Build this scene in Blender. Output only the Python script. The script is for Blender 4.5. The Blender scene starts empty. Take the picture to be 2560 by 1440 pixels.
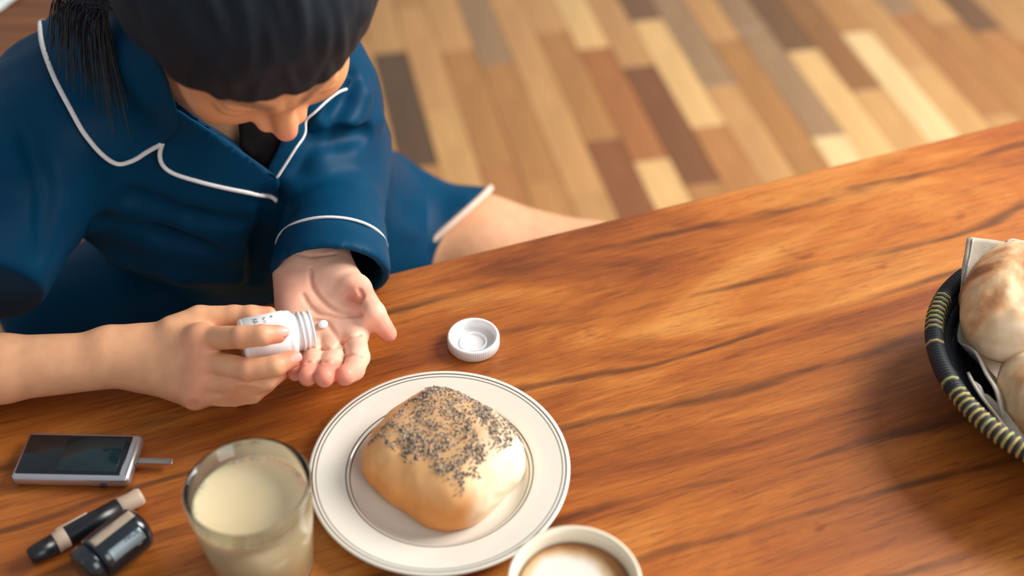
import bpy, bmesh, math, random
import numpy as np
from mathutils import Vector, Matrix, noise as mnoise
from mathutils.geometry import delaunay_2d_cdt
random.seed(7); RS = np.random.RandomState(5)
C = bpy.context.scene.collection
sc = bpy.context.scene
# ------------------------------------------------------------------ camera, world, light, exposure
CAMZ = 1.47; TH = math.radians(42); cT, sT = math.cos(TH), math.sin(TH); F = 3000.0
cam = bpy.data.objects.new('camera', bpy.data.cameras.new('camera')); C.objects.link(cam)
cam.location = (0, 0, CAMZ); cam.rotation_euler = (math.radians(90) - TH, 0, 0)
cam.data.sensor_width = 36; cam.data.lens = F / 2560 * 36; cam.data.clip_start = .02
cam.data.dof.use_dof = True; cam.data.dof.focus_distance = .98; cam.data.dof.aperture_fstop = 2.7
sc.camera = cam
w = bpy.data.worlds.new('world'); sc.world = w; w.use_nodes = True
bg = w.node_tree.nodes['Background']; bg.inputs[0].default_value = (.90, .95, 1, 1); bg.inputs[1].default_value = .33
def area(name, loc, target, size, energy, color=(1, 1, 1), sy=None):
    l = bpy.data.lights.new(name, 'AREA'); l.energy = energy; l.color = color
    l.shape = 'RECTANGLE'; l.size = size; l.size_y = sy or size
    o = bpy.data.objects.new(name, l); C.objects.link(o); o.location = loc
    o.rotation_euler = (Vector(target) - Vector(loc)).to_track_quat('-Z', 'Y').to_euler(); return o
area('window_daylight', (1.9, 1.45, 2.05), (.1, .8, .75), 1.3, 82, (1, .97, .92), 1.3)
area('rear_area_light', (1.6, -1.4, 2.2), (0, .8, .8), 1.4, 20, (1, .98, .95))  # weaker unseen area light behind the camera, no door stands there
vs = sc.view_settings; vs.view_transform = 'Standard'; vs.look = 'None'; vs.gamma = 1; vs.use_curve_mapping = False; vs.exposure = 0.45
# ------------------------------------------------------------------ helpers
CAM = np.array([0, 0, CAMZ])
RR = np.array([1., 0, 0]); UU = np.array([0, sT, cT]); FF = np.array([0, cT, -sT])
def ray(px, py):
    u = (px - 1280) / F; v = (py - 720) / F
    return np.array([u, cT - v * sT, -sT - v * cT])
def P(px, py, z):
    d = ray(px, py); return CAM + d * ((z - CAMZ) / d[2])
def Q(px, py, t): return CAM + ray(px, py) * t
def seg(prev, px, py, L, near=True):
    d = ray(px, py); o = CAM - prev
    a = d @ d; b = 2 * d @ o; c = o @ o - L * L; D = b * b - 4 * a * c
    if D < 0: return CAM + d * (-b / (2 * a))
    t = (-b - math.sqrt(D)) / (2 * a) if near else (-b + math.sqrt(D)) / (2 * a)
    return CAM + d * t
def lin(r, g, b):
    f = lambda c: (c / 255 / 12.92) if c / 255 <= .04045 else ((c / 255 + .055) / 1.055) ** 2.4
    return (f(r), f(g), f(b), 1)
def tag(o, label=None, cat=None, group=None, kind=None):
    if label: o['label'] = label
    if cat: o['category'] = cat
    if group: o['group'] = group
    if kind: o['kind'] = kind
    return o
def empty(name, loc, label=None, cat=None, rz=0, group=None):
    o = bpy.data.objects.new(name, None); C.objects.link(o); o.location = loc; o.rotation_euler = (0, 0, rz); o.empty_display_size = .02
    return tag(o, label, cat, group)
def wm(o): return ((wm(o.parent) @ o.matrix_parent_inverse) if o.parent else Matrix()) @ o.matrix_basis
def link(name, me, mat, parent=None, world=True):
    o = bpy.data.objects.new(name, me); C.objects.link(o)
    if mat and not len(me.materials): me.materials.append(mat)
    if parent:
        o.parent = parent
        if world: o.matrix_parent_inverse = wm(parent).inverted()
    return o
def smooth(me):
    me.polygons.foreach_set('use_smooth', [True] * len(me.polygons)); return me
def pyd(name, V, Fc, sm=True):
    me = bpy.data.meshes.new(name); me.from_pydata([tuple(map(float, v)) for v in V], [], [tuple(f) for f in Fc]); me.update()
    if sm: smooth(me)
    return me
def frombm(name, bm, sm=True):
    me = bpy.data.meshes.new(name); bm.normal_update(); bm.to_mesh(me); bm.free()
    if sm: smooth(me)
    return me
def rbox(name, sx, sy, sz, bev, segs=3, sm=True, cut=0):
    bm = bmesh.new(); bmesh.ops.create_cube(bm, size=1); bmesh.ops.scale(bm, vec=(sx, sy, sz), verts=bm.verts)
    if bev: bmesh.ops.bevel(bm, geom=bm.edges[:], offset=bev, segments=segs, profile=.5, affect='EDGES', clamp_overlap=True)
    return frombm(name, bm, sm)
def lathe(name, prof, n=96, mod=None, close=False):
    V = []; Fc = []; m = len(prof)
    for i in range(n):
        a = 2 * math.pi * i / n
        for j, (r, z) in enumerate(prof):
            if mod: r = mod(r, z, i, j)
            V.append((r * math.cos(a), r * math.sin(a), z))
    for i in range(n):
        k = (i + 1) % n
        for j in range(m - 1): Fc.append((i * m + j, k * m + j, k * m + j + 1, i * m + j + 1))
        if close: Fc.append((i * m + m - 1, k * m + m - 1, k * m, i * m))
    me = pyd(name, V, Fc)
    bm = bmesh.new(); bm.from_mesh(me); bmesh.ops.remove_doubles(bm, verts=bm.verts, dist=1e-5); bmesh.ops.recalc_face_normals(bm, faces=bm.faces)
    bpy.data.meshes.remove(me); return frombm(name, bm)
def tube_geo(pts, r, n=8, V=None, Fc=None, cap=True, closed=False):
    V = [] if V is None else V; Fc = [] if Fc is None else Fc
    pts = np.array(pts, float); m = len(pts)
    rs = np.full(m, r) if np.isscalar(r) else np.array(r)
    T = np.gradient(pts, axis=0)
    if closed: T = np.roll(pts, -1, 0) - np.roll(pts, 1, 0)
    T /= np.linalg.norm(T, axis=1)[:, None] + 1e-12
    up = np.array([0, 0, 1.]) if abs(T[0][2]) < .9 else np.array([1., 0, 0])
    N = np.cross(T[0], up); N /= np.linalg.norm(N); b0 = len(V)
    for i in range(m):
        N = N - T[i] * (N @ T[i]); N /= np.linalg.norm(N) + 1e-12; B = np.cross(T[i], N)
        for k in range(n):
            a = 2 * math.pi * k / n; V.append(tuple(pts[i] + rs[i] * (math.cos(a) * N + math.sin(a) * B)))
    for i in range(m if closed else m - 1):
        i2 = (i + 1) % m
        for k in range(n):
            k2 = (k + 1) % n; Fc.append((b0 + i * n + k, b0 + i * n + k2, b0 + i2 * n + k2, b0 + i2 * n + k))
    if cap and not closed:
        Fc.append(tuple(b0 + k for k in range(n))[::-1]); Fc.append(tuple(b0 + (m - 1) * n + k for k in range(n)))
    return V, Fc
def spline(pts, n=8):
    pts = [np.array(p, float) for p in pts]; pts = [2 * pts[0] - pts[1]] + pts + [2 * pts[-1] - pts[-2]]; out = []
    for i in range(1, len(pts) - 2):
        p0, p1, p2, p3 = pts[i - 1:i + 3]
        for k in range(n):
            t = k / n; out.append(.5 * ((2 * p1) + (p2 - p0) * t + (2 * p0 - 5 * p1 + 4 * p2 - p3) * t * t + (3 * p1 - p0 - 3 * p2 + p3) * t ** 3))
    out.append(pts[-2]); return out
# ---- signed distance modelling
f32 = np.float32
def sph(p, c, r): return np.linalg.norm(p - np.array(c, f32), axis=1) - r
def ell(p, c, r, R=None):
    q = p - np.array(c, f32)
    if R is not None: q = q @ np.array(R, f32)
    r = np.array(r, f32); k0 = np.linalg.norm(q / r, axis=1); k1 = np.linalg.norm(q / (r * r), axis=1) + 1e-9
    return np.where(k0 < 1e-6, -min(r), k0 * (k0 - 1) / k1)
def cone(p, a, b, r1, r2):
    a = np.array(a, f32); b = np.array(b, f32); ba = b - a; pa = p - a
    h = np.clip(pa @ ba / (ba @ ba), 0, 1)
    return np.linalg.norm(pa - h[:, None] * ba, axis=1) - (r1 + (r2 - r1) * h)
def smin(a, b, k):
    h = np.clip(.5 + .5 * (b - a) / k, 0, 1); return b + (a - b) * h - k * h * (1 - h)
def ssub(a, b, k): return -smin(-a, b, k)      # a minus b
def chain(p, J, R, k=.003):
    d = None
    for i in range(len(J) - 1):
        e = cone(p, J[i], J[i + 1], R[i], R[i + 1]); d = e if d is None else smin(d, e, k)
    return d
def sdf_geo(f, lo, hi, h):
    lo = np.array(lo, float); hi = np.array(hi, float); B = 8
    nb = np.ceil((hi - lo) / h / B).astype(int); n = nb * B
    cen = np.stack(np.meshgrid(*[lo[i] + (np.arange(nb[i]) * B + (B - 1) / 2) * h for i in range(3)], indexing='ij'), -1).reshape(-1, 3).astype(f32)
    d = f(cen); m = np.abs(d) < h * B * 1.15 + .002
    G = np.broadcast_to(np.where(d < 0, -1., 1.).reshape(nb)[:, None, :, None, :, None], (nb[0], B, nb[1], B, nb[2], B)).astype(f32).copy()
    off = np.stack(np.meshgrid(*[(np.arange(B) - (B - 1) / 2) * h] * 3, indexing='ij'), -1).reshape(-1, 3).astype(f32)
    idx = np.argwhere(m.reshape(nb)); cm = cen[m]
    for s in range(0, len(cm), 600):
        pp = (cm[s:s + 600, None, :] + off[None]).reshape(-1, 3)
        v = f(pp).reshape(-1, B, B, B); ii = idx[s:s + 600]
        G[ii[:, 0], :, ii[:, 1], :, ii[:, 2], :] = v
    G = G.reshape(n)
    G[0] = G[-1] = 1; G[:, 0] = G[:, -1] = 1; G[:, :, 0] = G[:, :, -1] = 1
    S = G < 0; n0, n1, n2 = G.shape
    cells = np.zeros((n0 - 1, n1 - 1, n2 - 1), int)
    corners = [(i, j, k) for i in (0, 1) for j in (0, 1) for k in (0, 1)]
    for (i, j, k) in corners: cells += S[i:n0 - 1 + i, j:n1 - 1 + j, k:n2 - 1 + k]
    act = (cells > 0) & (cells < 8); ids = -np.ones(act.shape, int); A = np.argwhere(act); ids[act] = np.arange(len(A))
    acc = np.zeros((len(A), 3)); cnt = np.zeros(len(A))
    for a in corners:
        for ax in range(3):
            if a[ax]: continue
            b = list(a); b[ax] = 1
            ga = G[A[:, 0] + a[0], A[:, 1] + a[1], A[:, 2] + a[2]]; gb = G[A[:, 0] + b[0], A[:, 1] + b[1], A[:, 2] + b[2]]
            x = (ga < 0) != (gb < 0); t = np.where(x, ga / (ga - gb + 1e-12), 0)
            q = np.tile(np.array(a, float), (len(A), 1)); q[:, ax] += t
            acc[x] += q[x]; cnt[x] += 1
    V = lo + (A + acc / cnt[:, None]) * h; Fs = []
    for ax in range(3):
        sl0 = [slice(1, -1)] * 3; sl1 = [slice(1, -1)] * 3; sl0[ax] = slice(0, -1); sl1[ax] = slice(1, None)
        s0 = S[tuple(sl0)]; s1 = S[tuple(sl1)]; e = np.argwhere(s0 != s1); fl = s0[e[:, 0], e[:, 1], e[:, 2]]
        add = np.array([1, 1, 1]); add[ax] = 0; e = e + add
        u, v = [(1, 2), (2, 0), (0, 1)][ax]; du = np.zeros(3, int); du[u] = 1; dv = np.zeros(3, int); dv[v] = 1
        g = lambda q: ids[q[:, 0], q[:, 1], q[:, 2]]
        qd = np.stack([g(e - du - dv), g(e - dv), g(e), g(e - du)], 1); qd[~fl] = qd[~fl][:, ::-1]; Fs.append(qd)
    return V, np.concatenate(Fs)
def fast_mesh(name, V, Q4):
    me = bpy.data.meshes.new(name); me.vertices.add(len(V)); me.vertices.foreach_set('co', np.asarray(V, f32).ravel())
    me.loops.add(Q4.size); me.loops.foreach_set('vertex_index', Q4.ravel().astype(np.int32))
    me.polygons.add(len(Q4)); me.polygons.foreach_set('loop_start', np.arange(0, Q4.size, 4, dtype=np.int32))
    me.polygons.foreach_set('use_smooth', np.ones(len(Q4), bool)); me.update(); me.validate(); return me
def lap(V, Qd, n, k=.5):
    e = np.concatenate([Qd[:, [0, 1]], Qd[:, [1, 2]], Qd[:, [2, 3]], Qd[:, [3, 0]]]); e = np.concatenate([e, e[:, ::-1]])
    c = np.bincount(e[:, 0], minlength=len(V))[:, None] + 1e-9
    for _ in range(n):
        S = np.stack([np.bincount(e[:, 0], weights=V[e[:, 1], i], minlength=len(V)) for i in range(3)], 1) / c; V = V + (S - V) * k
    return V
def grad(f, p, e=.0008):
    p = np.asarray(p, f32); g = np.stack([f(p + np.eye(3, dtype=f32)[i] * e) - f(p - np.eye(3, dtype=f32)[i] * e) for i in range(3)], 1)
    return g / (np.linalg.norm(g, axis=1)[:, None] + 1e-9)
def march(f, pts, t0=.5, t1=1.7):
    D = np.array([ray(*p) for p in pts]); t = np.full(len(D), t0); L = np.linalg.norm(D, axis=1)
    for _ in range(90): t = np.minimum(t + f((CAM + D * t[:, None]).astype(f32)) / L * .8, t1)
    return CAM + D * t[:, None]
def wobble(V, seed, amp, scale, stretch=(1, 1, 1), n=14):
    r = np.random.RandomState(seed); q = V / scale * np.array(stretch); o = np.zeros(len(V))
    q = q + .6 * np.sin(q[:, [1, 2, 0]] * 1.3 + r.rand(3) * 6)
    for i in range(n):
        d = r.randn(3); d /= np.linalg.norm(d); fr = 1 + 1.6 * r.rand(); o += np.sin(q @ d * fr * 2.2 + r.rand() * 6.28) / fr
    return amp * o / n ** .5
def vnorm(me):
    a = np.zeros(len(me.vertices) * 3, f32); me.vertices.foreach_get('normal', a); return a.reshape(-1, 3)
def vcol(me, name, arr):
    a = me.color_attributes.new(name, 'FLOAT_COLOR', 'POINT'); a.data.foreach_set('color', np.concatenate([arr, np.ones((len(arr), 1))], 1).astype(f32).ravel())
# ------------------------------------------------------------------ materials
class N:
    def __init__(s, name):
        s.m = bpy.data.materials.new(name); s.m.use_nodes = True; s.t = s.m.node_tree; s.b = s.t.nodes['Principled BSDF']
    def n(s, typ, **k):
        x = s.t.nodes.new('ShaderNode' + typ)
        for a, v in k.items():
            if a[0] == 'i' and a[1:].isdigit(): x.inputs[int(a[1:])].default_value = v
            elif hasattr(x, a): setattr(x, a, v)
            else: x.inputs[a.replace('_', ' ')].default_value = v
        return x
    def l(s, a, b): s.t.links.new(a, b)
    def ramp(s, src, stops, interp='LINEAR'):
        r = s.n('ValToRGB'); r.color_ramp.interpolation = interp; e = r.color_ramp.elements
        while len(e) > 1: e.remove(e[-1])
        e[0].position = stops[0][0]; e[0].color = stops[0][1]
        for p, c in stops[1:]: x = e.new(p); x.color = c
        s.l(src, r.inputs[0]); return r.outputs[0]
    def coord(s, scale=(1, 1, 1), kind='Object', rot=(0, 0, 0), loc=(0, 0, 0)):
        t = s.n('TexCoord'); m = s.n('Mapping'); m.inputs['Scale'].default_value = scale; m.inputs['Rotation'].default_value = rot; m.inputs['Location'].default_value = loc
        s.l(t.outputs[kind], m.inputs[0]); return m.outputs[0]
    def noise(s, vec, scale, detail=4, rough=.5, dist=0):
        x = s.n('TexNoise'); x.inputs['Scale'].default_value = scale; x.inputs['Detail'].default_value = detail; x.inputs['Roughness'].default_value = rough; x.inputs['Distortion'].default_value = dist
        s.l(vec, x.inputs['Vector']); return x.outputs[0]
    def mix(s, f, a, b, mode='MIX'):
        x = s.n('Mix', data_type='RGBA', blend_type=mode)
        for v, i in ((f, 0), (a, 6), (b, 7)):
            if isinstance(v, (int, float, tuple)): x.inputs[i].default_value = v
            else: s.l(v, x.inputs[i])
        return x.outputs[2]
    def bump(s, h, strength=.3, dist=.001):
        x = s.n('Bump', Strength=strength, Distance=dist); s.l(h, x.inputs['Height']); s.l(x.outputs[0], s.b.inputs['Normal']); return x
    def set(s, **k):
        for a, v in k.items():
            i = s.b.inputs[a.replace('_', ' ')]
            if isinstance(v, (int, float, tuple)): i.default_value = v
            else: s.l(v, i)
        return s
def simple(name, col, rough=.5, metal=0, nz=.06, nscale=40, **k):
    m = N(name); c = m.noise(m.coord(), nscale, 3)
    lo = tuple(x * (1 - nz) for x in col[:3]) + (1,); hi = tuple(min(1, x * (1 + nz)) for x in col[:3]) + (1,)
    m.set(Base_Color=m.ramp(c, [(.35, lo), (.65, hi)]), Roughness=rough, Metallic=metal, **k); return m.m
# table wood, grain along local x
m = N('teak_tabletop'); broad = m.noise(m.coord((.8, 4.5, 4.5)), 2.6, 6, .62, 1.2)
base = m.ramp(broad, [(.27, lin(108, 54, 22)), (.41, lin(150, 80, 30)), (.54, lin(176, 102, 40)), (.72, lin(202, 136, 66))])
gr = m.noise(m.coord((5, 75, 20)), 4, 8, .7, .4)
c1 = m.mix(.85, base, m.ramp(gr, [(.30, (.42, .34, .30, 1)), (.43, (.84, .80, .78, 1)), (.52, (1.0, .98, .96, 1)), (.7, (1.12, 1.1, 1.04, 1))]), 'MULTIPLY')
fib = m.noise(m.coord((11, 260, 60)), 5, 4, .7); c1 = m.mix(.6, c1, m.ramp(fib, [(.34, (.66, .60, .56, 1)), (.5, (1, 1, 1, 1)), (.66, (1.14, 1.12, 1.08, 1))]), 'MULTIPLY')
wv = m.n('TexWave', wave_type='BANDS', bands_direction='Y'); wv.inputs['Scale'].default_value = .9; wv.inputs['Distortion'].default_value = 11; wv.inputs['Detail'].default_value = 4; wv.inputs['Detail Scale'].default_value = .8; wv.inputs['Detail Roughness'].default_value = .6
m.l(m.coord((.9, 5.0, 5)), wv.inputs['Vector'])
brk = m.noise(m.coord((2.5, 12, 5)), 3, 3, .6)
vm = m.n('Math', operation='MULTIPLY'); m.l(m.ramp(wv.outputs[1], [(0, (1, 1, 1, 1)), (.035, (.5, .5, .5, 1)), (.07, (0, 0, 0, 1))]), vm.inputs[0]); m.l(m.ramp(brk, [(.40, (.15, .15, .15, 1)), (.56, (.9, .9, .9, 1))]), vm.inputs[1])
c2 = m.mix(vm.outputs[0], c1, m.mix(.75, c1, (.03, .012, .006, 1)))
sp = m.noise(m.coord((3.5, 7, 3)), 5, 3, .6); c3 = m.mix(m.ramp(sp, [(.66, (0, 0, 0, 1)), (.74, (.65, .65, .65, 1))]), c2, lin(108, 44, 14))
m.set(Base_Color=c3, Roughness=m.ramp(gr, [(.3, (.46, .46, .46, 1)), (.7, (.36, .36, .36, 1))]), Specular_IOR_Level=.35); m.bump(gr, .22, .0005); TEAK = m.m
# parquet plank: one tint per plank (object colour) with grain
m = N('parquet_plank'); oi = m.n('ObjectInfo'); gr = m.noise(m.coord((26, 3, 20)), 2.2, 5, .6, .3)
m.set(Base_Color=m.mix(.8, oi.outputs['Color'], m.ramp(gr, [(.3, (.80, .76, .72, 1)), (.7, (1.1, 1.08, 1.05, 1))]), 'MULTIPLY'), Roughness=.42); m.bump(gr, .1, .0005); PLANK = m.m
SUBFLOOR = simple('floor_joint_dark', lin(70, 45, 28), .8)
DARKWOOD = N('dark_brown_wood'); gr = DARKWOOD.noise(DARKWOOD.coord((3, 30, 30)), 2, 5)
DARKWOOD.set(Base_Color=DARKWOOD.ramp(gr, [(.3, lin(88, 50, 24)), (.7, lin(126, 76, 40))]), Roughness=.5); DARKWOOD = DARKWOOD.m
m = N('skin'); at = m.n('Attribute', attribute_name='tone'); nz = m.noise(m.coord(kind='Object'), 90, 4)
c = m.mix(1.0, at.outputs['Color'], m.ramp(nz, [(.3, (.94, .90, .88, 1)), (.7, (1.04, 1.04, 1.04, 1))]), 'MULTIPLY')
m.set(Base_Color=c, Roughness=.45, Subsurface_Weight=.12, Subsurface_Scale=.01, Specular_IOR_Level=.35)
m.b.inputs['Subsurface Radius'].default_value = (1, .35, .2); m.bump(m.noise(m.coord(kind='Object'), 420, 3), .12, .0005); SKIN = m.m
m = N('fingernail'); m.set(Base_Color=(.80, .42, .34, 1), Roughness=.25); NAIL = m.m
m = N('navy_satin'); nz = m.noise(m.coord(kind='Object'), 7, 3); wv = m.noise(m.coord((1, 1, 1)), 900, 2)
m.set(Base_Color=m.ramp(nz, [(.3, (.0001, .031, .078, 1)), (.7, (.0002, .048, .108, 1))]), Roughness=.5, Specular_IOR_Level=.09, Sheen_Weight=.0, Sheen_Roughness=.5)
m.b.inputs['Sheen Tint'].default_value = (.1, .4, .8, 1); m.bump(wv, .08, .0003); NAVY = m.m
PIPING = simple('white_piping', lin(228, 224, 222), .6, nscale=300)
m = N('dark_hair'); nz = m.noise(m.coord((18, 18, 18)), 2, 4, .6)
m.set(Base_Color=m.ramp(nz, [(.3, (.003, .008, .014, 1)), (.75, (.007, .015, .024, 1))]), Roughness=.6, Specular_IOR_Level=.25); HAIR = m.m
WHITEP = simple('white_plastic', (.82, .82, .82, 1), .35, nz=.01)
LABEL = simple('white_paper_label', (.78, .775, .77, 1), .5, nz=.02)
PRINT = simple('grey_print', lin(105, 100, 110), .6)
PILL = simple('pill_white', (.88, .88, .86, 1), .6, nz=.02)
BLACK = simple('black_plastic', (.006, .008, .011, 1), .32); BEIGE = simple('beige_plastic', lin(180, 158, 138), .5)
ALU = simple('silver_frame', lin(196, 197, 202), .25, .85, nz=.02)
# ------------------------------------------------------------------ floor: parquet planks, 12 degrees off the room's axis
FA = math.radians(12); PW = .079; PL = .46
fl = link('floor', pyd('floor', [(-3, -2.5, -.022), (4.5, -2.5, -.022), (4.5, 5.5, -.022), (-3, 5.5, -.022)] + [(-3, -2.5, -.03), (4.5, -2.5, -.03), (4.5, 5.5, -.03), (-3, 5.5, -.03)],
          [(0, 1, 2, 3), (7, 6, 5, 4), (0, 4, 5, 1), (1, 5, 6, 2), (2, 6, 7, 3), (3, 7, 4, 0)], False), SUBFLOOR); fl['kind'] = 'structure'
fl['label'] = 'parquet floor of short wooden planks in mixed browns'
phase = {0: 2.003, 1: 2.20, 5: 2.018, 6: 1.925, 7: 1.826, 8: 2.02, 9: 2.165, 10: 2.36, 11: 1.93, 12: 2.27, 13: 2.08, 14: 1.86, 15: 2.14, 3: 1.90, 4: 2.30, 2: 1.98}
TAN = lin(196, 146, 92); MIDB = lin(176, 124, 72); DKB = lin(124, 90, 62); RED = lin(168, 108, 62); LT = lin(222, 178, 118); VLT = lin(232, 196, 142); GREY = lin(160, 126, 92)
know = {(0, 0): lin(96, 72, 50), (6, -1): LT, (6, 0): RED, (6, 1): LT, (5, -1): lin(140, 88, 52), (7, 0): lin(128, 82, 50), (8, 0): LT, (8, 1): DKB, (9, 0): GREY, (9, -1): TAN, (11, -1): VLT, (11, 0): GREY,
        (12, 0): lin(122, 88, 56), (12, -1): LT, (14, 0): VLT, (18, 0): DKB, (18, 1): DKB, (13, 0): lin(150, 104, 62), (7, -1): MIDB, (5, 0): MIDB, (10, 0): TAN, (1, 0): TAN, (2, 0): MIDB, (3, 0): MIDB, (4, 0): TAN, (-1, 0): TAN, (-1, 1): MIDB, (-1, -1): LT}
pm = rbox('plank', PW - .0012, PL - .0012, .02, .0012, 1, False)
rest_V = []; rest_F = []; cnt = 0; cand = []
for k in range(-48, 66):
    ph = phase.get(k, 2.0 + ((k * 0.173 * 2.3) % PL))
    for j in range(-14, 12):
        wc = .191 + PW * (k + .5); s_ = ph + PL * (j + .5)
        x = wc * math.cos(FA) - s_ * math.sin(FA); y = wc * math.sin(FA) + s_ * math.cos(FA)
        if not (-2.9 < x < 4.4 and -2.4 < y < 5.4): continue
        dep = y * cT + CAMZ * sT; u = x / dep; v = (CAMZ * cT - y * sT) / dep
        vis = (-.02 - (0) < y and abs(u) < .5 and -.33 < v < .15)
        if k == 11 and j == 0: pass
        cand.append((0 if vis else 1, math.hypot(x - .4, y - 1.9), x, y, k, j))
cand.sort()
for n_, (vv, dd, x, y, k, j) in enumerate(cand):
    col = know.get((k, j))
    if col is None:
        rr = random.Random(k * 131 + j * 17 + 5); base = rr.choice([TAN, TAN, TAN, MIDB, lin(206, 158, 100), GREY, lin(178, 122, 72), lin(186, 134, 80), lin(204, 152, 94)]); q = .93 + .12 * rr.random(); col = tuple(c * q for c in base[:3]) + (1,)
    if n_ < 290:
        o = bpy.data.objects.new('plank', pm)
        if n_ == 0: pm.materials.append(PLANK)
        C.objects.link(o); o.parent = fl; o.location = (x, y, -.0101); o.rotation_euler = (0, 0, FA); o.color = col
    else:
        b = len(rest_V); R = Matrix.Rotation(FA, 3, 'Z')
        for vert in pm.vertices: rest_V.append(tuple(R @ vert.co + Vector((x, y, -.0101))))
        for p in pm.polygons: rest_F.append(tuple(b + i for i in p.vertices))
o = link('outer_planks', pyd('outer_planks', rest_V, rest_F, False), None, fl); o['kind'] = 'stuff'; o.color = MIDB; o.data.materials.append(PLANK)
# ------------------------------------------------------------------ dining table
TZ = .75; e0 = P(975, 680, TZ); e1 = P(2560, 295, TZ); TA = math.atan2(e1[1] - e0[1], e1[0] - e0[0])
tab = empty('dining_table', (e0[0], e0[1], 0), 'long reddish brown teak dining table with worn satin top', 'table', TA)
TL, TW = 2.5, 1.05
top = link('tabletop', rbox('tabletop', TL, TW, .034, .005, 3), TEAK, tab, False); top.location = (.22, -TW / 2, TZ - .017)
ap = link('apron', rbox('apron', TL - .3, .022, .08, .002, 1, False), TEAK, tab, False); ap.location = (.22, -.16, TZ - .034 - .04)
ap2 = link('apron', ap.data, None, tab, False); ap2.location = (.22, -TW + .16, TZ - .074)
lm = rbox('table_leg', .07, .07, TZ - .034, .006, 2)
for sx in (-1, 1):
    for yy in (-.13, -TW + .13):
        o = link('leg', lm, TEAK if not len(lm.materials) else None, tab, False); o.location = (.22 + sx * (TL / 2 - .13), yy, (TZ - .034) / 2)
# ------------------------------------------------------------------ stool under the person, sideboard at the left
st = empty('wooden_stool', (-.25, 1.12, 0), 'wooden stool hidden under the seated person', 'stool')
o = link('seat', lathe('stool_seat', [(0, .425), (.155, .425), (.17, .42), (.17, .395), (.15, .39), (0, .39)], 48), DARKWOOD, st, False)
for i in range(4):
    a = math.radians(45 + 90 * i); V, Fc = tube_geo([(.11 * math.cos(a), .11 * math.sin(a), .395), (.15 * math.cos(a), .15 * math.sin(a), 0)], .016, 12)
    link('leg', pyd('stool_leg', V, Fc), DARKWOOD, st, False)
sb = empty('sideboard', (-.98, 1.64, 0), 'low brown wooden sideboard behind the shoulder at the upper left corner', 'sideboard')
o = link('body', rbox('sideboard_body', 0.64, .70, .56, .006, 2), DARKWOOD, sb, False); o.location = (0, 0, .29)
o = link('top', rbox('sideboard_top', 0.68, .74, .028, .006, 2), DARKWOOD, sb, False); o.location = (0, 0, .584)
# white runner: its near edge crosses the corner of the picture
a = P(-4, 28, .6); b = P(52, -4, .6); dv = (b - a)[:2]; dv /= np.linalg.norm(dv); nv = np.array([-dv[1], dv[0]])
c0 = a[:2] - dv * .25 + nv * .2
V = []; Fc = []
for i in range(26):
    for j in range(18):
        p = a[:2] + dv * (-.13 + i * .0095) + nv * (j * .012); V.append((p[0], p[1], .6005 + .002 * (1 + math.sin(i * .8 + j * .3))))
for i in range(25):
    for j in range(17): Fc.append((i * 18 + j, i * 18 + j + 1, i * 18 + j + 19, i * 18 + j + 18)[::-1])
rn = link('white_runner', pyd('white_runner', V, Fc), simple('white_cloth', lin(226, 234, 232), .8)); sd = rn.modifiers.new('s', 'SOLIDIFY'); sd.thickness = .002; sd.offset = 1
tag(rn, 'white cloth lying on the brown sideboard in the upper left corner', 'cloth')
# ------------------------------------------------------------------ PERSON
person = empty('person', (-.25, 1.12, .455), 'person in navy pajamas with white piping tipping a pill bottle into a palm', 'person')
# --- hand with open palm (resting on the table edge, palm up)
WA = P(792, 640, .788)
A_idx = [P(884, 838, .783)]; A_idx += [seg(A_idx[-1], 895, 893, .038)]; A_idx += [seg(A_idx[-1], 884, 924, .023)]; A_idx += [seg(A_idx[-1], 862, 939, .015)]
A_mid = [P(828, 850, .779)]; A_mid += [seg(A_mid[-1], 833, 898, .040)]; A_mid += [seg(A_mid[-1], 824, 926, .025)]; A_mid += [seg(A_mid[-1], 811, 943, .015)]
A_rin = [P(780, 852, .777)]; A_rin += [seg(A_rin[-1], 787, 898, .038)]; A_rin += [seg(A_rin[-1], 779, 927, .024)]; A_rin += [seg(A_rin[-1], 769, 942, .015)]
A_pin = [P(738, 842, .776)]; A_pin += [seg(A_pin[-1], 748, 892, .031)]; A_pin += [seg(A_pin[-1], 744, 918, .018)]; A_pin += [seg(A_pin[-1], 738, 933, .012)]
A_th = [P(836, 688, .790), P(893, 730, .798)]; A_th += [seg(A_th[-1], 934, 783, .031, True)]; A_th += [seg(A_th[-1], 970, 834, .023, False)]
WA0 = P(735, 665, .786)
elbA = Q(836, 385, 1.22)
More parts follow.
